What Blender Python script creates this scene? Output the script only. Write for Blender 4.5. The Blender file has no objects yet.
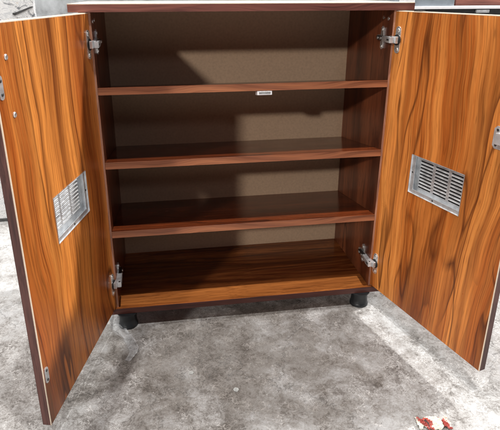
import bpy, bmesh, math, random
from mathutils import Vector, Matrix, noise
random.seed(7)
C = bpy.context.scene
R = math.radians

# ---------------------------------------------------------------- camera
F, PX, PY = 506.44, 241.11, 175.29            # focal and principal point in 500x430 pixels
cam_d = bpy.data.cameras.new('camera'); cam = bpy.data.objects.new('camera', cam_d)
C.collection.objects.link(cam); C.camera = cam
rt = Vector((.9886, -.1507, -.0014)); up = Vector((.0526, .3358, .9405)); fw = Vector((.1412, .9298, -.3399))
fw.normalize(); rt = fw.cross(up).normalized(); up = rt.cross(fw).normalized()
M = Matrix((rt, up, -fw)).transposed().to_4x4(); M.translation = Vector((-.2095, -1.2526, .8978))
cam.matrix_world = M
cam_d.sensor_fit = 'HORIZONTAL'; cam_d.sensor_width = 36; cam_d.lens = F / 500 * 36
cam_d.shift_x = (250 - PX) / 500; cam_d.shift_y = -(215 - PY) / 500
cam_d.clip_start = .01; cam_d.clip_end = 200

# ---------------------------------------------------------------- world and lamps
w = bpy.data.worlds.new('World'); C.world = w; w.use_nodes = True
bg = w.node_tree.nodes['Background']; bg.inputs[0].default_value = (.93, .96, 1, 1); bg.inputs[1].default_value = .05
C.view_settings.view_transform = 'Standard'; C.view_settings.look = 'None'
C.view_settings.exposure = 0; C.view_settings.gamma = 1

def lamp(name, pos, target, watts, size, col=(1, 1, 1)):
    d = bpy.data.lights.new(name, 'AREA'); d.shape = 'DISK'; d.size = size; d.energy = watts; d.color = col
    o = bpy.data.objects.new(name, d); C.collection.objects.link(o)
    p = Vector(pos); o.location = p; o.rotation_euler = (Vector(target) - p).to_track_quat('-Z', 'Y').to_euler()
    return o
def along(end, direction, dist):
    return Vector(end) - Vector(direction).normalized() * dist
lampA = lamp('soft_fill_left', along((-.472, -.408, .856), (.868, -.015, -.856), 12), (0, 0, .3), 950, 2.2, (1, .97, .93))  # added soft fill from the left, brightens the right door
lampR = lamp('ceiling_lamp_right', along((.478, -.397, .07), (-.082, -.026, -.070), 12), (0, 0, .3), 1950, .5, (1, .98, .95))
lampH = lamp('left_door_fill', (4.0, -1.6, 1.25), (-.4, -.2, .5), 14, 1.4, (1, .98, .96))  # added unseen fill that brightens the left door's inner face
lampB = lamp('ceiling_lamp_over', along((.478, -.397, .07), (.24, -.06, -1), 6), (0, -.2, .0), 165, .12, (1, .98, .95))
lampC = lamp('shop_front_lamp', along((-.472, -.408, .7), (.50, .72, -.335), 6), (0, 0, .4), 178, .30, (1, .96, .9))
lampG = lamp('ceiling_lamp_front', along((.1, 0, .281), (-.05, .28, -1), 5), (0, 0, .4), 170, .14, (1, .98, .95))
lampF = lamp('shop_front_window', along((0, 0, .8), (-.12, .9, -.41), 5), (0, 0, .5), 10, .5, (.93, .9, 1))

# ---------------------------------------------------------------- materials
def nt(name):
    m = bpy.data.materials.new(name); m.use_nodes = True
    t = m.node_tree; return m, t.nodes, t.links, t.nodes['Principled BSDF']
def ramp(N, stops, interp='LINEAR'):
    r = N.new('ShaderNodeValToRGB'); e = r.color_ramp; e.interpolation = interp
    while len(e.elements) < len(stops): e.elements.new(.5)
    for k, (p, c) in enumerate(stops):
        e.elements[k].position = p; e.elements[k].color = (*c, 1) if len(c) == 3 else c
    return r
def noise_n(N, L, vec, scale, detail=3, rough=.5, dist=0):
    n = N.new('ShaderNodeTexNoise'); n.inputs['Scale'].default_value = scale
    n.inputs['Detail'].default_value = detail; n.inputs['Roughness'].default_value = rough
    n.inputs['Distortion'].default_value = dist; L.new(vec, n.inputs['Vector']); return n
def mapping(N, L, vec, sc, loc=(0, 0, 0), rot=(0, 0, 0)):
    m = N.new('ShaderNodeMapping'); m.inputs['Scale'].default_value = sc
    m.inputs['Location'].default_value = loc; m.inputs['Rotation'].default_value = rot
    L.new(vec, m.inputs['Vector']); return m.outputs[0]
def math_n(N, L, op, a, b=None, c=None, clamp=False):
    m = N.new('ShaderNodeMath'); m.operation = op; m.use_clamp = clamp
    for i, v in enumerate((a, b, c)):
        if v is None: continue
        if isinstance(v, (int, float)): m.inputs[i].default_value = v
        else: L.new(v, m.inputs[i])
    return m.outputs[0]
def mix(N, L, f, a, b, mode='MIX'):
    m = N.new('ShaderNodeMix'); m.data_type = 'RGBA'; m.blend_type = mode
    for i, v in ((0, f), (6, a), (7, b)):
        if isinstance(v, (int, float)): m.inputs[i].default_value = v
        elif isinstance(v, tuple): m.inputs[i].default_value = (*v, 1)
        else: L.new(v, m.inputs[i])
    return m.outputs[2]

def wood(name, grain='z', seed=0., light=(.66, .27, .062), mid=(.40, .125, .022), dark=(.10, .022, .006),
         lines=1., rough=.27, stretch=1.):
    """veneer print: long orange figure, fine fibres, sparse dark streaks with arches"""
    m, N, L, P = nt(name)
    tc = N.new('ShaderNodeTexCoord').outputs['Object']
    if grain == 'x': tc = mapping(N, L, tc, (1, 1, 1), rot=(0, R(90), 0))
    tc = mapping(N, L, tc, (1, 1, 1), loc=(seed * 1.7, seed * .37, seed * 2.3))
    # slow sideways wander of the grain
    wob = noise_n(N, L, mapping(N, L, tc, (2.6, 2.6, 1.9 * stretch)), 1, 2.5, .5)
    sx = N.new('ShaderNodeSeparateXYZ'); L.new(tc, sx.inputs[0])
    wv = math_n(N, L, 'MULTIPLY', math_n(N, L, 'SUBTRACT', wob.outputs[0], .5), .13)
    nx = math_n(N, L, 'ADD', sx.outputs[0], wv)
    cb = N.new('ShaderNodeCombineXYZ'); L.new(nx, cb.inputs[0]); L.new(sx.outputs[1], cb.inputs[1]); L.new(sx.outputs[2], cb.inputs[2])
    v = cb.outputs[0]
    # cathedral figure: level lines of a stretched field
    fld = noise_n(N, L, mapping(N, L, v, (9, 9, .42 * stretch)), 1, 1.6, .5)
    ph = math_n(N, L, 'MULTIPLY', fld.outputs[0], 15)
    saw = math_n(N, L, 'FRACT', ph)                       # 0..1 ring profile, sharp on one side
    ringcol = ramp(N, [(0, mid), (.35, light), (.7, tuple(.5 * (a + b) for a, b in zip(light, mid))), (.93, mid), (1, tuple(.38 * a for a in mid))])
    L.new(saw, ringcol.inputs[0])
    base = ramp(N, [(.30, tuple(.45 * a for a in mid)), (.42, tuple(.85 * a for a in mid)), (.52, tuple(.5 * (a + b) for a, b in zip(light, mid))), (.60, light), (.72, tuple(min(1, 1.1 * a) for a in light))])
    bn = noise_n(N, L, mapping(N, L, v, (11, 11, .45 * stretch)), 1, 3, .55); L.new(bn.outputs[0], base.inputs[0])
    col = mix(N, L, .3, base.outputs[0], ringcol.outputs[0])
    # dark streaks: thin neighbourhoods of a few level lines, present only in places
    f2 = noise_n(N, L, mapping(N, L, v, (6.5, 6.5, .62 * stretch), loc=(4.1, 1.3, 2.2)), 1, 2.6, .5)
    v2 = math_n(N, L, 'FRACT', math_n(N, L, 'MULTIPLY', f2.outputs[0], 6.5))
    prof = ramp(N, [(0, (1, 1, 1)), (.03, (.8,) * 3), (.10, (.42,) * 3), (.34, (.16,) * 3), (.5, (0, 0, 0)), (.975, (0, 0, 0)), (1, (1, 1, 1))]); L.new(v2, prof.inputs[0])
    msk = noise_n(N, L, mapping(N, L, v, (9, 9, 1.1 * stretch), loc=(1, 7, 3)), 1, 2, .5)
    mr = N.new('ShaderNodeMapRange'); mr.inputs[1].default_value = .38; mr.inputs[2].default_value = .52
    L.new(msk.outputs[0], mr.inputs[0])
    k = math_n(N, L, 'MULTIPLY', prof.outputs[0], mr.outputs[0])
    k = math_n(N, L, 'MULTIPLY', k, .9 * lines)
    col = mix(N, L, k, col, dark)
    # second, sparser set of sharp dark growth lines
    f3 = noise_n(N, L, mapping(N, L, v, (5, 5, .85 * stretch), loc=(2.3, 6.1, 7.7)), 1, 2.2, .5)
    v3 = math_n(N, L, 'PINGPONG', math_n(N, L, 'MULTIPLY', f3.outputs[0], 6.5), 1)
    l3 = N.new('ShaderNodeMapRange'); l3.inputs[2].default_value = .05; l3.inputs[3].default_value = .85 * lines; l3.inputs[4].default_value = 0; L.new(v3, l3.inputs[0])
    m3 = N.new('ShaderNodeMapRange'); m3.inputs[1].default_value = .42; m3.inputs[2].default_value = .5
    L.new(noise_n(N, L, mapping(N, L, v, (7, 7, 1.6 * stretch), loc=(5, 5, 5)), 1, 2, .5).outputs[0], m3.inputs[0])
    col = mix(N, L, math_n(N, L, 'MULTIPLY', l3.outputs[0], m3.outputs[0]), col, dark)
    # broad brown shade bands
    b2 = noise_n(N, L, mapping(N, L, v, (11, 11, .35 * stretch), loc=(9, 2, 1)), 1, 2, .5)
    bb = N.new('ShaderNodeMapRange'); bb.inputs[1].default_value = .56; bb.inputs[2].default_value = .70; bb.inputs[4].default_value = .75 * lines
    L.new(b2.outputs[0], bb.inputs[0]); col = mix(N, L, bb.outputs[0], col, tuple(.35 * a + .65 * b for a, b in zip(mid, dark)))
    # fibres
    fb = noise_n(N, L, mapping(N, L, v, (240, 240, 5)), 1, 3, .6)
    fr = ramp(N, [(.30, (.45, .40, .36)), (.48, (1, 1, 1)), (.68, (1.35, 1.38, 1.35))]); L.new(fb.outputs[0], fr.inputs[0])
    col = mix(N, L, .85, col, fr.outputs[0], 'MULTIPLY')
    pores = noise_n(N, L, mapping(N, L, v, (520, 520, 22)), 1, 1, .5)
    pr = N.new('ShaderNodeMapRange'); pr.inputs[1].default_value = .63; pr.inputs[2].default_value = .72; pr.inputs[4].default_value = .4
    L.new(pores.outputs[0], pr.inputs[0]); col = mix(N, L, pr.outputs[0], col, dark)
    L.new(col, P.inputs['Base Color'])
    P.inputs['Roughness'].default_value = rough; P.inputs['Specular IOR Level'].default_value = .45
    rr = N.new('ShaderNodeMapRange'); rr.inputs[3].default_value = rough - .05; rr.inputs[4].default_value = rough + .13
    L.new(noise_n(N, L, tc, 14, 4, .6).outputs[0], rr.inputs[0]); L.new(rr.outputs[0], P.inputs['Roughness'])
    bp = N.new('ShaderNodeBump'); bp.inputs['Strength'].default_value = .12; bp.inputs['Distance'].default_value = .0006
    L.new(fb.outputs[0], bp.inputs['Height']); L.new(bp.outputs[0], P.inputs['Normal'])
    return m

def plain(name, col, rough=.5, metal=0., var=.12, scale=40, bump=.0, stretch=(1, 1, 1), rv=.1):
    m, N, L, P = nt(name)
    tc = N.new('ShaderNodeTexCoord').outputs['Object']
    n = noise_n(N, L, mapping(N, L, tc, stretch), scale, 5, .6)
    r = ramp(N, [(.25, tuple(max(0, c * (1 - var * 1.6)) for c in col)), (.5, col), (.78, tuple(min(1, c * (1 + var * 1.4)) for c in col))])
    L.new(n.outputs[0], r.inputs[0]); L.new(r.outputs[0], P.inputs['Base Color'])
    rr = N.new('ShaderNodeMapRange'); rr.inputs[3].default_value = max(.02, rough - rv); rr.inputs[4].default_value = min(1, rough + rv)
    L.new(n.outputs[0], rr.inputs[0]); L.new(rr.outputs[0], P.inputs['Roughness'])
    P.inputs['Metallic'].default_value = metal
    if bump:
        bp = N.new('ShaderNodeBump'); bp.inputs['Strength'].default_value = bump; bp.inputs['Distance'].default_value = .001
        L.new(n.outputs[0], bp.inputs['Height']); L.new(bp.outputs[0], P.inputs['Normal'])
    return m

W_DOOR_L = wood('veneer_left_door', 'z', 3.1, light=(.56, .200, .042), mid=(.32, .074, .012), dark=(.06, .013, .003), lines=1.)
W_DOOR_R = wood('veneer_right_door', 'z', 11.6, light=(.64, .245, .058), mid=(.36, .090, .015), dark=(.07, .016, .004), lines=1.)
MAH = dict(light=(.50, .20, .055), mid=(.27, .085, .022), dark=(.07, .016, .008))
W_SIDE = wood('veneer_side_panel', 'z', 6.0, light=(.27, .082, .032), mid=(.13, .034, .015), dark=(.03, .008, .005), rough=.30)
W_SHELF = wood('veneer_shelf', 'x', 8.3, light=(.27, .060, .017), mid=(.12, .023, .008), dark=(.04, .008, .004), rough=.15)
W_BOTTOM = wood('veneer_bottom_board', 'x', 14.2, light=(.46, .160, .040), mid=(.15, .034, .009), dark=(.04, .010, .004), rough=.16, lines=.8)
W_BAND = wood('edge_tape_light', 'x', 2.2, light=(.40, .155, .07), mid=(.23, .075, .034), dark=(.16, .055, .04), lines=.7, rough=.35)
W_BAND_V = wood('edge_tape_upright', 'z', 2.7, light=(.52, .27, .17), mid=(.36, .16, .10), dark=(.2, .07, .05), lines=.5, rough=.35)
W_BAND_TOP = wood('edge_tape_red', 'x', 5.2, light=(.24, .085, .06), mid=(.15, .047, .035), dark=(.10, .03, .025), lines=.7, rough=.4)
W_BAND_DARK = wood('edge_tape_dark', 'x', 9.2, light=(.13, .038, .025), mid=(.08, .022, .016), dark=(.03, .01, .008), lines=.7, rough=.4)
W_BAND_DOOR = wood('edge_tape_door', 'z', 4.2, light=(.115, .042, .034), mid=(.08, .027, .022), dark=(.045, .014, .012), lines=.6, rough=.42)
CREAM = plain('cream_core', (.66, .54, .42), .6, 0, .08, 90)
HARD = plain('hardboard_back', (.46, .315, .205), .7, 0, .09, 150, .12)
ZINC = plain('galvanised_steel', (.76, .78, .80), .36, .75, .18, 60, .05)
CHROME = plain('nickel_plate', (.85, .85, .84), .28, .85, .1, 90)
DARKMETAL = plain('dark_steel', (.10, .10, .10), .35, .8, .2, 80)
ARMM = plain('bright_arm', (.88, .88, .87), .3, .35, .05, 60)
WHITEP = plain('white_plastic', (.85, .85, .88), .35, 0, .04, 60)
BLACKP = plain('black_plastic', (.012, .014, .016), .38, 0, .3, 60)

def floor_mat():
    m, N, L, P = nt('concrete_floor')
    tc = N.new('ShaderNodeTexCoord').outputs['Object']
    big = noise_n(N, L, tc, 2.6, 4, .6, .4)
    midn = noise_n(N, L, tc, 14, 8, .75, .35)
    fine = noise_n(N, L, tc, 62, 6, .8, 1.6)
    grit = noise_n(N, L, tc, 300, 4, .75, .5)
    a = math_n(N, L, 'ADD', math_n(N, L, 'MULTIPLY', big.outputs[0], .4), math_n(N, L, 'MULTIPLY', midn.outputs[0], .62))
    a = math_n(N, L, 'ADD', a, math_n(N, L, 'MULTIPLY', fine.outputs[0], .62))
    a = math_n(N, L, 'ADD', a, math_n(N, L, 'MULTIPLY', grit.outputs[0], .32))
    a = math_n(N, L, 'MULTIPLY', a, .51)
    r = ramp(N, [(.40, (.065, .06, .057)), (.455, (.19, .178, .168)), (.50, (.325, .318, .31)), (.56, (.43, .435, .44)), (.64, (.485, .49, .50))])
    L.new(a, r.inputs[0])
    # dried scum: curly pale hair lines
    d = N.new('ShaderNodeVectorMath'); d.operation = 'ADD'
    wv = noise_n(N, L, tc, 9, 4, .7); sc = N.new('ShaderNodeVectorMath'); sc.operation = 'SCALE'; sc.inputs['Scale'].default_value = .16
    L.new(wv.outputs[1], sc.inputs[0]); L.new(tc, d.inputs[0]); L.new(sc.outputs[0], d.inputs[1])
    def hair(scale, width, amt, col, off):
        vo = N.new('ShaderNodeTexVoronoi'); vo.feature = 'DISTANCE_TO_EDGE'; vo.inputs['Scale'].default_value = scale
        L.new(mapping(N, L, d.outputs[0], (1, 1, 1), loc=off), vo.inputs['Vector'])
        mr = N.new('ShaderNodeMapRange'); mr.inputs[2].default_value = width; mr.inputs[3].default_value = 1; mr.inputs[4].default_value = 0
        L.new(vo.outputs[0], mr.inputs[0])
        mk = noise_n(N, L, mapping(N, L, tc, (1, 1, 1), loc=off), 16, 3, .7)
        m2 = N.new('ShaderNodeMapRange'); m2.inputs[1].default_value = .5; m2.inputs[2].default_value = .62; m2.inputs[4].default_value = amt
        L.new(mk.outputs[0], m2.inputs[0])
        return math_n(N, L, 'MULTIPLY', mr.outputs[0], m2.outputs[0]), col
    col = r.outputs[0]
    for args in ((34, .045, .85, (.66, .655, .65), (0, 0, 0)), (80, .08, .8, (.64, .635, .63), (3, 5, 0)), (15, .02, .55, (.15, .14, .13), (7, 1, 0))):
        f, c = hair(*args); col = mix(N, L, f, col, c)
    # ragged brown-grey stain that also paints in shade between doors and under cabinet
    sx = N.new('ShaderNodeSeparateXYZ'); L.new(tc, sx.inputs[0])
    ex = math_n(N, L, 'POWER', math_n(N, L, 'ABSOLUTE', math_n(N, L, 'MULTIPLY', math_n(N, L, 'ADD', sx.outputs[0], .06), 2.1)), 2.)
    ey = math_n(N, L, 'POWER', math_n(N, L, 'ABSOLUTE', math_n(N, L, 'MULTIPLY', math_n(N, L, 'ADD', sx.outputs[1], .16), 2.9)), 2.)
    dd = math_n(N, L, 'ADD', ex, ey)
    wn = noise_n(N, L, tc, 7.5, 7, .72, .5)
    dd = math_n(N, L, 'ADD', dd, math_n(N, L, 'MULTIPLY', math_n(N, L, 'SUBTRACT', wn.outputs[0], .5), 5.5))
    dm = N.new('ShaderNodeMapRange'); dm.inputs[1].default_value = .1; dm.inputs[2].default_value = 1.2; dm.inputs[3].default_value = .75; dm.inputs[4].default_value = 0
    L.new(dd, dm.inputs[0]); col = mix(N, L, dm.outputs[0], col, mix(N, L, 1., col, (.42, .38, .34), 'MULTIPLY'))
    vc = N.new('ShaderNodeTexVoronoi'); vc.feature = 'DISTANCE_TO_EDGE'; vc.inputs['Scale'].default_value = 2.3
    wv2 = N.new('ShaderNodeVectorMath'); wv2.operation = 'ADD'; sc2 = N.new('ShaderNodeVectorMath'); sc2.operation = 'SCALE'; sc2.inputs['Scale'].default_value = .30
    L.new(noise_n(N, L, tc, 5, 6, .7).outputs[1], sc2.inputs[0]); L.new(tc, wv2.inputs[0]); L.new(sc2.outputs[0], wv2.inputs[1]); L.new(wv2.outputs[0], vc.inputs['Vector'])
    cm = N.new('ShaderNodeMapRange'); cm.inputs[2].default_value = .0075; cm.inputs[3].default_value = .75; cm.inputs[4].default_value = 0; L.new(vc.outputs[0], cm.inputs[0])
    col = mix(N, L, math_n(N, L, 'MULTIPLY', cm.outputs[0], math_n(N, L, 'GREATER_THAN', big.outputs[0], .47)), col, (.09, .085, .08))
    # pinhead grit
    vg = N.new('ShaderNodeTexVoronoi'); vg.inputs['Scale'].default_value = 150; L.new(tc, vg.inputs['Vector'])
    vm = N.new('ShaderNodeMapRange'); vm.inputs[1].default_value = .10; vm.inputs[2].default_value = .2; vm.inputs[3].default_value = 1; vm.inputs[4].default_value = 0
    L.new(vg.outputs['Distance'], vm.inputs[0])
    vs = N.new('ShaderNodeSeparateColor'); L.new(vg.outputs['Color'], vs.inputs[0])
    col = mix(N, L, math_n(N, L, 'MULTIPLY', vm.outputs[0], math_n(N, L, 'GREATER_THAN', vs.outputs[0], .91)), col, (.52, .515, .50))
    col = mix(N, L, math_n(N, L, 'MULTIPLY', vm.outputs[0], math_n(N, L, 'LESS_THAN', vs.outputs[0], .08)), col, (.06, .055, .05))
    L.new(col, P.inputs['Base Color'])
    rr = N.new('ShaderNodeMapRange'); rr.inputs[3].default_value = .38; rr.inputs[4].default_value = .68
    L.new(midn.outputs[0], rr.inputs[0]); L.new(rr.outputs[0], P.inputs['Roughness'])
    bp = N.new('ShaderNodeBump'); bp.inputs['Strength'].default_value = .35; bp.inputs['Distance'].default_value = .002
    L.new(a, bp.inputs['Height']); L.new(bp.outputs[0], P.inputs['Normal'])
    return m

def marble_mat():
    m, N, L, P = nt('white_marbled_print')
    tc = N.new('ShaderNodeTexCoord').outputs['Object']
    n = noise_n(N, L, tc, 22, 6, .7, 1.6)
    r = ramp(N, [(.34, (.12, .13, .15)), (.42, (.42, .43, .44)), (.48, (.80, .80, .80)), (.55, (.52, .54, .56)), (.62, (.82, .81, .79)), (.7, (.35, .30, .26))])
    L.new(n.outputs[0], r.inputs[0]); L.new(r.outputs[0], P.inputs['Base Color']); P.inputs['Roughness'].default_value = .4
    return m
def film_mat():
    m, N, L, P = nt('clear_film')
    tc = N.new('ShaderNodeTexCoord').outputs['Object']
    tr = N.new('ShaderNodeBsdfTransparent'); tr.inputs[0].default_value = (.95, .96, .97, 1)
    mx = N.new('ShaderNodeMixShader'); out = N['Material Output'] if False else [n for n in N if n.type == 'OUTPUT_MATERIAL'][0]
    P.inputs['Base Color'].default_value = (.8, .82, .84, 1); P.inputs['Roughness'].default_value = .12
    fr = N.new('ShaderNodeMapRange'); fr.inputs[1].default_value = .35; fr.inputs[2].default_value = .7; fr.inputs[3].default_value = .12; fr.inputs[4].default_value = .5
    L.new(noise_n(N, L, tc, 45, 4, .6, 1).outputs[0], fr.inputs[0])
    L.new(fr.outputs[0], mx.inputs[0]); L.new(tr.outputs[0], mx.inputs[1]); L.new(P.outputs[0], mx.inputs[2]); L.new(mx.outputs[0], out.inputs[0])
    return m
def wrapper_mat():
    m, N, L, P = nt('printed_foil')
    tc = N.new('ShaderNodeTexCoord').outputs['Object']
    sx = N.new('ShaderNodeSeparateXYZ'); L.new(tc, sx.inputs[0])
    n = noise_n(N, L, tc, 70, 3, .6, .3)
    t = math_n(N, L, 'ADD', math_n(N, L, 'MULTIPLY', sx.outputs[0], 13.), math_n(N, L, 'ADD', .5, math_n(N, L, 'MULTIPLY', math_n(N, L, 'SUBTRACT', n.outputs[0], .5), .35)))
    t = math_n(N, L, 'ADD', t, math_n(N, L, 'MULTIPLY', sx.outputs[1], 5.))
    r = ramp(N, [(0, (.62, .60, .52)), (.14, (.34, .06, .05)), (.24, (.05, .05, .05)), (.28, (.42, .09, .07)), (.36, (.74, .70, .58)), (.66, (.66, .66, .56)), (.74, (.10, .14, .10)), (.78, (.38, .07, .06)), (.92, (.70, .62, .55))], 'CONSTANT')
    L.new(t, r.inputs[0]); L.new(r.outputs[0], P.inputs['Base Color']); P.inputs['Roughness'].default_value = .28
    return m
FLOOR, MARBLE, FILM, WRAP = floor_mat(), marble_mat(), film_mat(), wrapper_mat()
WALLM = plain('grey_wall_paint', (.36, .375, .39), .7, 0, .35, 9)
GLASSY = plain('blue_grey_sheet', (.34, .38, .42), .25, .6, .2, 12)

# ---------------------------------------------------------------- mesh helpers
def link(name, bm, mat, parent=None, loc=(0, 0, 0), rot=(0, 0, 0), smooth=False):
    me = bpy.data.meshes.new(name); bmesh.ops.recalc_face_normals(bm, faces=bm.faces); bm.to_mesh(me); bm.free()
    me.materials.append(mat)
    if smooth:
        for p in me.polygons: p.use_smooth = True
        try: me.set_sharp_from_angle(angle=R(35))
        except Exception: pass
    o = bpy.data.objects.new(name, me); C.collection.objects.link(o)
    o.location = loc; o.rotation_euler = rot
    if parent: o.parent = parent
    return o
def add_box(bm, a, b, bev=0.0):
    t = bmesh.new(); bmesh.ops.create_cube(t, size=1)
    for v in t.verts:
        v.co = Vector([(a[i] + b[i]) / 2 + v.co[i] * (b[i] - a[i]) for i in range(3)])
    if bev: bmesh.ops.bevel(t, geom=t.edges[:], offset=bev, segments=2, affect='EDGES', profile=.6)
    me = bpy.data.meshes.new('tmp'); t.to_mesh(me); t.free(); bm.from_mesh(me); bpy.data.meshes.remove(me)
def box(a, b, bev=0.0):
    bm = bmesh.new(); add_box(bm, a, b, bev); return bm
def add_prism(bm, pts, axis, lo, hi, bev=0.):
    """extrude a 2-D outline along an axis (0,1,2)"""
    t = bmesh.new()
    def P3(p, h):
        q = [0, 0, 0]; r = [i for i in range(3) if i != axis]; q[r[0]] = p[0]; q[r[1]] = p[1]; q[axis] = h; return q
    vs = [t.verts.new(P3(p, lo)) for p in pts]; f = t.faces.new(vs)
    e = bmesh.ops.extrude_face_region(t, geom=[f])
    d = [0, 0, 0]; d[axis] = hi - lo
    bmesh.ops.translate(t, verts=[g for g in e['geom'] if isinstance(g, bmesh.types.BMVert)], vec=d)
    if bev: bmesh.ops.bevel(t, geom=t.edges[:], offset=bev, segments=2, affect='EDGES')
    me = bpy.data.meshes.new('tmp'); t.to_mesh(me); t.free(); bm.from_mesh(me); bpy.data.meshes.remove(me)
def add_lathe(bm, prof, centre=(0, 0, 0), axis='z', n=32):
    """prof: (radius, height) list"""
    rings = []
    c = Vector(centre)
    for r_, h in prof:
        ring = []
        for k in range(n):
            a = 2 * math.pi * k / n; p = (r_ * math.cos(a), r_ * math.sin(a), h)
            p = {'z': p, 'x': (p[2], p[0], p[1]), 'y': (p[0], p[2], p[1])}[axis]
            ring.append(bm.verts.new(c + Vector(p)))
        rings.append(ring)
    for A, B in zip(rings, rings[1:]):
        for k in range(n): bm.faces.new((A[k], A[(k + 1) % n], B[(k + 1) % n], B[k]))
    bm.faces.new(rings[0]); bm.faces.new(rings[-1])
def stadium(cx, cz, wd, ht, n=8):
    r = wd / 2; pts = []
    for s, base in ((1, 0), (-1, 180)):
        for k in range(n + 1):
            a = R(base + 180 * k / n); pts.append((cx + r * math.cos(a), cz + s * (ht / 2 - r) + r * math.sin(a)))
    return pts
def grid_plate(xs, zs, hole, y0, y1):
    """flat plate with real rectangular openings; hole(i,j) -> bool"""
    bm = bmesh.new(); V = {}
    def v(i, j, y):
        if (i, j, y) not in V: V[(i, j, y)] = bm.verts.new((xs[i], y, zs[j]))
        return V[(i, j, y)]
    nx, nz = len(xs) - 1, len(zs) - 1
    solid = lambda i, j: 0 <= i < nx and 0 <= j < nz and not hole(i, j)
    for i in range(nx):
        for j in range(nz):
            if not solid(i, j): continue
            for y in (y0, y1): bm.faces.new([v(i, j, y), v(i + 1, j, y), v(i + 1, j + 1, y), v(i, j + 1, y)])
            for (di, dj, e) in ((-1, 0, ((i, j), (i, j + 1))), (1, 0, ((i + 1, j), (i + 1, j + 1))), (0, -1, ((i, j), (i + 1, j))), (0, 1, ((i, j + 1), (i + 1, j + 1)))):
                if not solid(i + di, j + dj):
                    (a, b) = e; bm.faces.new([v(*a, y0), v(*b, y0), v(*b, y1), v(*a, y1)])
    return bm
def empty(name, loc=(0, 0, 0), rot=(0, 0, 0), parent=None):
    o = bpy.data.objects.new(name, None); C.collection.objects.link(o); o.location = loc; o.rotation_euler = rot
    o.empty_display_size = .05
    if parent: o.parent = parent
    return o
def tag(o, label=None, cat=None, group=None, kind=None):
    for k, v in (('label', label), ('category', cat), ('group', group), ('kind', kind)):
        if v: o[k] = v
    return o

# ---------------------------------------------------------------- the setting
bm = bmesh.new(); bmesh.ops.create_grid(bm, x_segments=2, y_segments=2, size=30)
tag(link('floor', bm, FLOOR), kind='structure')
o = link('back_wall', box((-9, 3.2, 0), (9, 3.3, 3.2)), WALLM)
tag(o, 'plain grey wall far behind the cupboard, glimpsed beside the marbled slab', 'wall')

# ---------------------------------------------------------------- the cabinet
Z0, H, D = .0466, .8091, .3145
ZT = Z0 + H                         # underside of the top board
XI, XO = .3678, .3945
T = .018
cab = tag(empty('shoe_cabinet', (0, .16, 0)), 'open two-door wooden shoe cabinet with orange veneer, three inner shelves and black feet', 'cabinet')
OFF = Vector((0, -.16, 0))
def part(name, bm, mat, parent=cab, label=None, **k):
    base = OFF if parent is cab else Vector((0, 0, 0))
    loc = Vector(k.pop('loc', (0, 0, 0))) + base
    o = link(name, bm, mat, parent, loc, **k)
    if label: o['label'] = label
    return o
b = .0008
# top board with tape and a cream sheet painting in the glare
tb = part('top_board', box((-.415, -.008, ZT), (.415, .335, ZT + T - .0012), .0004), W_BAND_TOP)
part('edge_band', box((-.4155, -.0095, ZT), (.4155, -.008, ZT + T - .0012), .0003), W_BAND_TOP, tb)
part('top_glare_sheet', box((-.4155, -.0095, ZT + T - .0012), (.4155, .335, ZT + T + .0004), .0003), CREAM, tb)
for s in (-1, 1):
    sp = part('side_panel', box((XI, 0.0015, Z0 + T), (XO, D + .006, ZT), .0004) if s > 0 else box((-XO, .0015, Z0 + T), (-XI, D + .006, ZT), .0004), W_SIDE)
    part('edge_band', box(((XI if s > 0 else -XO), 0, Z0 + T), ((XO if s > 0 else -XI), .0015, ZT), .0003), W_BAND_V, sp)
    for yy, zz in ((.03, ZT - .022), (.06, ZT - .020)):
        bm = bmesh.new(); add_lathe(bm, [(.0045, 0), (.0045, .0012), (.002, .0014)], (0, 0, 0), 'x', 14)
        part('cam_screw', bm, CHROME, sp, loc=(s * XI, yy, zz), rot=(0, 0, math.pi if s > 0 else 0))
part('back_panel', box((-XI, D, Z0 + T), (XI, D + .005, ZT)), HARD)
bb = part('bottom_board', box((-.40, -.0075, Z0), (.40, D + .006, Z0 + T), .0004), W_BOTTOM)
part('edge_band', box((-.40, -.009, Z0 + .0003), (.40, -.0075, Z0 + T - .0008), .0003), W_BAND_DARK, bb)
TILT = .155
for k, z in enumerate((.6823, .4931, .2994)):
    L_ = (D - .001) / math.cos(TILT)
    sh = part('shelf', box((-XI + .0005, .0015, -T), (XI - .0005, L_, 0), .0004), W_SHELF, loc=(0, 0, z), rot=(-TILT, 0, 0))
    part('edge_band', box((-XI + .0005, 0, -T), (XI - .0005, .0015, -.0004), .0003), W_BAND, sh, label='pinkish brown edge tape on the shelf front')
    if k == 0:
        mg = part('magnet_catch', box((.022, .001, -T - .011), (.060, .030, -T - .0003), .0012), WHITEP, sh, label='white magnet catch under the top shelf')
        part('striker_plate', box((.026, -.0005, -T - .008), (.056, .0009, -T - .003), .0002), CHROME, mg)
# feet
def foot(x, y):
    bm = bmesh.new()
    add_lathe(bm, [(.026, 0), (.0275, .0015), (.0275, .006), (.0265, .009), (.0252, .011), (.0242, .030), (.0246, .034), (.0246, Z0 - .003)], (0, 0, 0), n=40)
    f = part('foot', bm, BLACKP, loc=(x, y, 0), smooth=True)
    bm = bmesh.new(); add_lathe(bm, [(.030, Z0 - .003), (.030, Z0)], (0, 0, 0), n=40)
    part('foot_flange', bm, BLACKP, f, smooth=True)
for x, y in ((-.346, .008), (.346, .008), (-.346, .27), (.346, .27)): foot(x, y)

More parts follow.
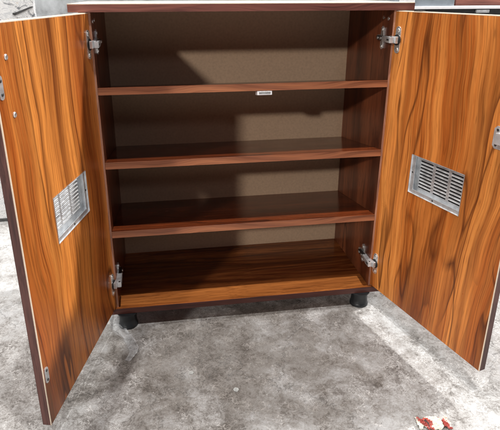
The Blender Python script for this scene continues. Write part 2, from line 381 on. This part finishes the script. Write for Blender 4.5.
# ---------------------------------------------------------------- doors
def door(side):
    sg = -1 if side == 'L' else 1                         # outward normal (thickness) in local y
    wd = .4200 if side == 'L' else .4107
    ang = -R(103.70) if side == 'L' else math.atan2(-math.sin(R(104.83)), -math.cos(R(104.83)))
    hx = -.3725 if side == 'L' else .3725
    zb = .0701; h = ZT - .002 - zb
    d = T
    mat = W_DOOR_L if side == 'L' else W_DOOR_R
    y = lambda v: sg * v                                  # depth below the inner face
    def bx(x0, x1, v0, v1, z0, z1, bev=0):
        ya, yb = sorted((y(v0), y(v1))); return box((x0, ya, z0), (x1, yb, z1), bev)
    X0, X1, ZA, ZB = .1135, .2850, .4105 - zb, .5130 - zb
    xs = [0, X0, X1, wd - .002]; zs = [0, ZA, ZB, h - .0012]
    dr = part('door', grid_plate(xs, zs, lambda i, j: i == 1 and j == 1, y(0), y(d)), mat, loc=(hx, .0004, zb), rot=(0, 0, ang),
              label='left door, opened wide, seen from its orange inner face' if side == 'L' else 'right door, opened wide, its orange inner face brightly lit')
    sub = lambda n, bm_, m_, **k: part(n, bm_, m_, dr, **k)
    sub('edge_band', bx(wd - .002, wd, .0016, d, 0, h - .0012, .0003), W_BAND_DOOR, label='dark red edge tape on the free edge')
    sub('cream_edge', bx(wd - .002, wd + .0002, -.0002, .0016, 0, h - .0012), CREAM)
    sub('top_edge', bx(0, wd, 0, d, h - .0012, h + .0008, .0003), CREAM)
    sub('hinge_edge', bx(-.0012, 0, .0004, d, 0, h - .0012, .0002), CREAM)
    # vent: a pressed zinc tray set in the cut-out, with real slots
    nx, nz = 3, 9
    fx0, fx1, fz0, fz1 = X0 + .0005, X1 - .0005, ZA + .0005, ZB - .0005
    gx = [fx0]; m0 = fx0 + .020; m1 = fx1 - .007; sw = (m1 - m0 - (nx - 1) * .009) / nx
    for i in range(nx): gx += [m0 + i * (sw + .009), m0 + i * (sw + .009) + sw]
    gx.append(fx1)
    gz = [fz0]; n0 = fz0 + .017; n1 = fz1 - .007; ph = (n1 - n0) / nz
    for j in range(nz): gz += [n0 + j * ph, n0 + j * ph + ph * .52]
    gz.append(fz1)
    g = grid_plate(gx, gz, lambda i, j: i % 2 == 1 and j % 2 == 1, y(d - .0045), y(d - .0035))
    vt = sub('vent', g, ZINC, label='pressed zinc ventilation grille with three columns of slots')
    # tray walls and flange
    bm = bmesh.new()
    for (x0, x1, v0, v1, z0, z1) in ((fx0, fx0 + .001, -.001, d - .0046, fz0, fz1), (fx1 - .001, fx1, -.001, d - .0046, fz0, fz1),
                                     (fx0 + .001, fx1 - .001, -.001, d - .0046, fz0, fz0 + .001), (fx0 + .001, fx1 - .001, -.001, d - .0046, fz1 - .001, fz1)):
        ya, yb = sorted((y(v0), y(v1))); add_box(bm, (x0, ya, z0), (x1, yb, z1))
    part('tray_wall', bm, ZINC, vt)
    # folded ledges along the bottom and the hinge side, with a hole each
    bm = bmesh.new()
    ya, yb = sorted((y(.0012), y(.0026)))
    add_box(bm, (fx0 + .0012, ya, fz0 + .0012), (fx1 - .0012, yb, fz0 + .011))
    part('ledge', bm, ZINC, vt)
    bm = bmesh.new(); add_box(bm, (fx0 + .0012, ya, fz0 + .0112), (fx0 + .014, yb, fz1 - .0012)); part('ledge', bm, ZINC, vt)
    for (cx_, cz_) in (((fx0 + fx1) / 2, fz0 + .006), (fx0 + .0072, (fz0 + fz1) / 2 + .005)):
        bm = bmesh.new(); add_lathe(bm, [(.0024, -.0002), (.0024, .0006)], (0, 0, 0), 'y', 14)
        part('screw', bm, DARKMETAL, vt, loc=(cx_, y(.0009), cz_))
    if side == 'R':
        part('slot_dark_sheet', bx(fx0 + .0015, fx1 - .0015, d - .0018, d - .0008, fz0 + .0015, fz1 - .0015), BLACKP, vt)  # added black sheet standing in for the dark behind the slots
    # louvre lips bent inwards above every slot
    bm = bmesh.new()
    for i in range(nx):
        for j in range(nz):
            x0, x1 = gx[1 + 2 * i], gx[2 + 2 * i]; z1 = gz[2 + 2 * j]
            ya, yb = sorted((y(d - .0065), y(d - .0045)))
            add_box(bm, (x0, ya, z1 + .0001), (x1, yb, z1 + .0009))
    part('louvre', bm, ZINC, vt)
    # fittings
    def plate(name, x, z, w_, h_, label=None, holes=((0, .011), (0, -.011)), m_=ZINC):
        bm = bmesh.new(); lo, hi = sorted((y(0.0002), y(-.0016)))
        add_prism(bm, stadium(x, z, w_, h_), 1, lo, hi)
        o_ = sub(name, bm, m_)
        if label: o_['label'] = label
        for (dx, dz) in holes:
            bm = bmesh.new(); add_lathe(bm, [(.0026, 0), (.0030, .0008 * -sg), (.0018, .0014 * -sg)], (0, 0, 0), 'y', 14)
            part('screw', bm, DARKMETAL, o_, loc=(x + dx, y(-.0016), z + dz))
        return o_
    if side == 'L':
        plate('catch_plate', .4085, .1870 - zb, .014, .036, 'small zinc catch plate near the lower corner')
        plate('catch_plate', .4060, .7543 - zb, .013, .040, 'small zinc catch plate near the upper corner')
        for zz in (.7994, .7038):
            bm = bmesh.new(); add_lathe(bm, [(.0052, 0), (.0052, -.0012 * sg), (.0038, -.0022 * sg), (.0006, -.0016 * sg)], (0, 0, 0), 'y', 18)
            sub('handle_screw', bm, CHROME, loc=(.3763, 0, zz - zb), smooth=True)
    else:
        bm = bmesh.new(); lo, hi = sorted((y(.0002), y(-.002)))
        x0, x1, z0, z1 = .3415, .372, .5925 - zb, .6405 - zb
        c = .006
        add_prism(bm, [(x0 + c, z0), (x1, z0), (x1, z1), (x0 + c, z1), (x0, z1 - c), (x0, z0 + c)], 1, lo, hi, .0003)
        lk = sub('lock_plate', bm, ZINC, label='squarish zinc lock plate on the inner face')
        for dz in (-.016, .016):
            bm = bmesh.new(); add_lathe(bm, [(.003, 0), (.003, .001)], (0, 0, 0), 'y', 14)
            part('screw', bm, DARKMETAL, lk, loc=(x0 + .009, y(-.0028), (z0 + z1) / 2 + dz))
        bm = bmesh.new(); lo, hi = sorted((y(-.002), y(-.012))); add_box(bm, (x0 + .012, lo, z0 + .012), (x1, hi, z1 - .012), .001)
        part('lock_body', bm, ZINC, lk)
        bm = bmesh.new()
        for q in range(4): add_box(bm, (.060 + q * .0062, min(y(.003), y(.015)), h + .0009), (.0645 + q * .0062, max(y(.003), y(.015)), h + .0032), .0004)
        sub('bolt_plate', bm, DARKMETAL)
    return dr, ang, hx, zb, sg
doors = [door('L'), door('R')]

# ---------------------------------------------------------------- concealed hinges
def hinge(dr_info, zc):
    dr, ang, hx, zb, sg = dr_info
    s = -1 if hx < 0 else 1
    # arm, in cabinet space: from the side panel over to the door's inner face
    root_loc = Vector((s * XI, 0, zc))
    bm = bmesh.new()
    add_box(bm, (min(0, -s * .014), .002, -.0065), (max(0, -s * .014), .032, .0065), .0015)
    add_box(bm, (min(-s * .004, -s * .015), -.020, -.0075), (max(-s * .004, -s * .015), .006, .0075), .0015)
    hg = part('hinge', bm, ZINC, loc=root_loc, label=('upper' if zc > .5 else 'lower') + (' left' if s < 0 else ' right') + ' nickel cup hinge joining door and side panel')
    b3 = bmesh.new(); x0, x1 = sorted((-s * .0150, -s * .0156)); add_box(b3, (x0, -.015, -.0022), (x1, -.003, .0022), .0002)
    part('arm_slot', b3, DARKMETAL, hg)
    b3 = bmesh.new(); add_lathe(b3, [(.0022, -.0088), (.0022, .0088)], (-s * .010, -.016, 0), n=14); part('rivet', b3, DARKMETAL, hg)
    bm = bmesh.new()
    def q(a): return sorted((0, -s * a))
    x0, x1 = q(.004)
    pts = [(.030, -.007), (.044, -.007), (.046, -.026), (.053, -.030), (.060, -.026), (.062, -.007), (.082, -.006), (.086, 0), (.082, .006), (.062, .007), (.060, .026), (.053, .030), (.046, .026), (.044, .007), (.030, .007)]
    add_prism(bm, pts, 0, x0, x1, .0004)
    part('mounting_plate', bm, CHROME, hg)
    bm = bmesh.new(); x0, x1 = sorted((-s * .004, -s * .012)); add_box(bm, (x0, .030, -.0055), (x1, .070, .0055), .0012)
    part('arm_slide', bm, DARKMETAL, hg)
    for (yy, zz, r_) in ((.053, .021, .0042), (.053, -.021, .0042), (.042, 0, .0036), (.060, 0, .0036), (.078, 0, .0032)):
        bm = bmesh.new(); o_ = -s * (.012 if zz == 0 and yy < .07 else .004)
        add_lathe(bm, [(r_, 0), (r_, -s * .0014), (r_ * .5, -s * .0020)], (0, 0, 0), 'x', 16)
        part('screw', bm, CHROME, hg, loc=(o_, yy, zz), smooth=True)
    # cup plate on the door
    bm = bmesh.new(); lo, hi = sorted((sg * .0002, -sg * .0022))
    add_prism(bm, stadium(.0175, zc - zb, .019, .066), 1, lo, hi, .0004)
    cp = part('hinge_cup_plate', bm, CHROME, dr)
    bm = bmesh.new(); add_lathe(bm, [(.0135, -sg * .0022), (.0135, -sg * .0036), (.0120, -sg * .0040), (.0110, -sg * .0026)], (0, 0, 0), 'y', 24)
    part('cup_rim', bm, DARKMETAL, cp, loc=(.0165, 0, zc - zb))
    for dz in (-.0235, .0235):
        bm = bmesh.new(); add_lathe(bm, [(.0048, -sg * .0022), (.0048, -sg * .0034), (.0022, -sg * .0044)], (0, 0, 0), 'y', 16)
        part('screw', bm, CHROME, cp, loc=(.0175, 0, zc - zb + dz), smooth=True)
    bm = bmesh.new(); lo, hi = sorted((-sg * .0042, -sg * .013)); add_box(bm, (-.004, lo, zc - zb - .0085), (.024, hi, zc - zb + .0085), .0015)
    part('knuckle', bm, ZINC, cp)
for di in doors:
    for zc in (.785, .148): hinge(di, zc)

# ---------------------------------------------------------------- litter on the floor
def film():
    bm = bmesh.new(); nu, nv = 26, 34
    spine = [Vector((-.402, .045, 0)), Vector((-.398, .0, 0)), Vector((-.388, -.035, 0)), Vector((-.372, -.06, 0)), Vector((-.350, -.080, 0)), Vector((-.338, -.115, 0)), Vector((-.345, -.16, 0))]
    wid = [.05, .045, .04, .034, .030, .026, .010]
    V = []
    for i in range(nv):
        t = i / (nv - 1) * (len(spine) - 1); k = min(int(t), len(spine) - 2); f = t - k
        p = spine[k].lerp(spine[k + 1], f); tg = (spine[k + 1] - spine[k]).normalized(); nn = Vector((-tg.y, tg.x, 0)); w_ = wid[k] * (1 - f) + wid[k + 1] * f
        row = []
        for j in range(nu):
            u = j / (nu - 1)
            q_ = p + nn * (u * w_)
            hgt = .0035 + .012 * math.sin(math.pi * min(1, u * 1.15)) * (.5 + noise.noise(q_ * 26)) + .006 * abs(noise.noise(q_ * 60)) + (.012 * max(0, .25 - u) * 4 if i < 22 else 0)
            row.append(bm.verts.new((q_.x + .006 * noise.noise(q_ * 33), q_.y + .006 * noise.noise(q_ * 31 + Vector((3, 0, 0))), max(.001, hgt))))
        V.append(row)
    for i in range(nv - 1):
        for j in range(nu - 1): bm.faces.new((V[i][j], V[i + 1][j], V[i + 1][j + 1], V[i][j + 1]))
    o = link('plastic_film', bm, FILM, smooth=True)
    tag(o, 'crumpled strip of clear plastic film curling round the front left foot', 'plastic film')
film()
def wrapper():
    bm = bmesh.new(); nu, nv = 40, 26; V = []
    for i in range(nu):
        row = []
        for j in range(nv):
            u, v = i / (nu - 1) * 2 - 1, j / (nv - 1) * 2 - 1
            pinch = 1 - .5 * math.exp(-((abs(u) - .62) / .13) ** 2)
            body = max(0, 1 - (abs(u) / .62) ** 4) if abs(u) < .62 else 0
            q_ = Vector((u * 2.2, v * 2.0, 1))
            cr = abs(noise.noise(q_ * 2.3)) * .007 + abs(noise.noise(q_ * 5.1)) * .003
            z = .0015 + body * (1 - v * v) * .010 + cr + (.003 * abs(math.sin(v * 9)) if abs(u) > .62 else 0)
            row.append(bm.verts.new((u * .036 + .003 * noise.noise(q_ * 3), v * .017 * pinch + .003 * noise.noise(q_ * 2 + Vector((4, 0, 0))), z)))
        V.append(row)
    for i in range(nu - 1):
        for j in range(nv - 1): bm.faces.new((V[i][j], V[i + 1][j], V[i + 1][j + 1], V[i][j + 1]))
    o = link('candy_wrapper', bm, WRAP, loc=(.338, -.462, .0), rot=(0, 0, R(-8)), smooth=False)
    md = o.modifiers.new('thick', 'SOLIDIFY'); md.thickness = .0004
    tag(o, 'crumpled red and cream wrapper lying on the floor before the right door', 'wrapper')
wrapper()
SCRAPM = plain('grey_scrap', (.38, .39, .38), .5, 0, .25, 200)
def scrap(x, y, a, s, label):
    bm = bmesh.new(); pts = [(-.5, -.35), (.1, -.5), (.5, -.2), (.45, .35), (-.1, .5), (-.45, .2)]
    add_prism(bm, [(p[0] * s, p[1] * s) for p in pts], 2, .0006, .0013)
    tag(link('paper_scrap', bm, SCRAPM, loc=(x, y, 0), rot=(0, R(2), a)), label, 'paper scrap', 'pale scraps lying on the floor')
scrap(-.180, -.219, .3, .012, 'tiny pale scrap on the floor, the one nearer the cabinet')
scrap(-.077, -.2936, 1.1, .014, 'small pale square scrap on the floor, the one farther from the cabinet')

# ---------------------------------------------------------------- things behind
sl = link('marbled_slab', box((-1.75, .80, .012), (-.668, .83, 1.02), .001), MARBLE)
tag(sl, 'white slab with grey marbling standing behind the left door', 'slab')
part('slab_base', box((-1.75, .795, 0), (-.668, .835, .012)), DARKMETAL, sl)
bm = bmesh.new()
add_prism(bm, [(-.745, .8235), (-.738, .819), (-.672, .8475), (-.670, .8505), (-.676, .8505), (-.735, .829), (-.743, .8285)], 1, .7965, .7998)
part('printed_pointer', bm, DARKMETAL, sl, label='dark pointed rod shape on the slab face')
# side table with a steel box and a plank, behind the right door
tbx = tag(empty('side_table', (1.6, 1.1, 0)), 'white topped table with dark apron standing behind the right door', 'table')
def tpart(n, a, c, m_, bev=.001):
    a = Vector(a) - Vector((1.6, 1.1, 0)); c = Vector(c) - Vector((1.6, 1.1, 0)); return link(n, box(a, c, bev), m_, tbx)
tpart('tabletop', (.765, .79, .832), (2.4, 1.4, .842), WHITEP)
tpart('apron', (.88, .815, .775), (2.36, 1.385, .8318), BLACKP)
for x in (.90, 2.30):
    for y_ in (.83, 1.34): tpart('leg', (x, y_, 0), (x + .04, y_ + .04, .7748), DARKMETAL)
o = link('steel_box', box((.835, .86, .8425), (1.03, 1.1, .98), .002), GLASSY)
tag(o, 'blue grey steel box resting on the white table end', 'box'); part('lid', box((.833, .858, .98), (1.032, 1.102, .99), .001), ZINC, o)
o = link('wooden_plank', box((1.06, .90, .8430), (1.9, 1.2, .885), .001), W_BAND_TOP)
tag(o, 'reddish brown board lying on the white table beside the steel box', 'board'); 
o = link('plastic_tub', box((.775, .80, .8425), (.822, .85, .872), .004), WHITEP)
o.location = (0, 0, 0); tag(o, 'small white tub on the near corner of the white table', 'tub')
part('lid', box((.772, .797, .872), (.825, .853, .878), .002), ARMM, o)
bm = bmesh.new()
for k in range(3):
    bm2 = bmesh.new(); add_box(bm2, (1.10 + k * .16, .802, .8318 - .016), (1.16 + k * .16, .812, .8318 - .004), .001)
    link('drawer_latch', bm2, ZINC, tbx, loc=(-1.6, -1.1, 0))
bm.free()
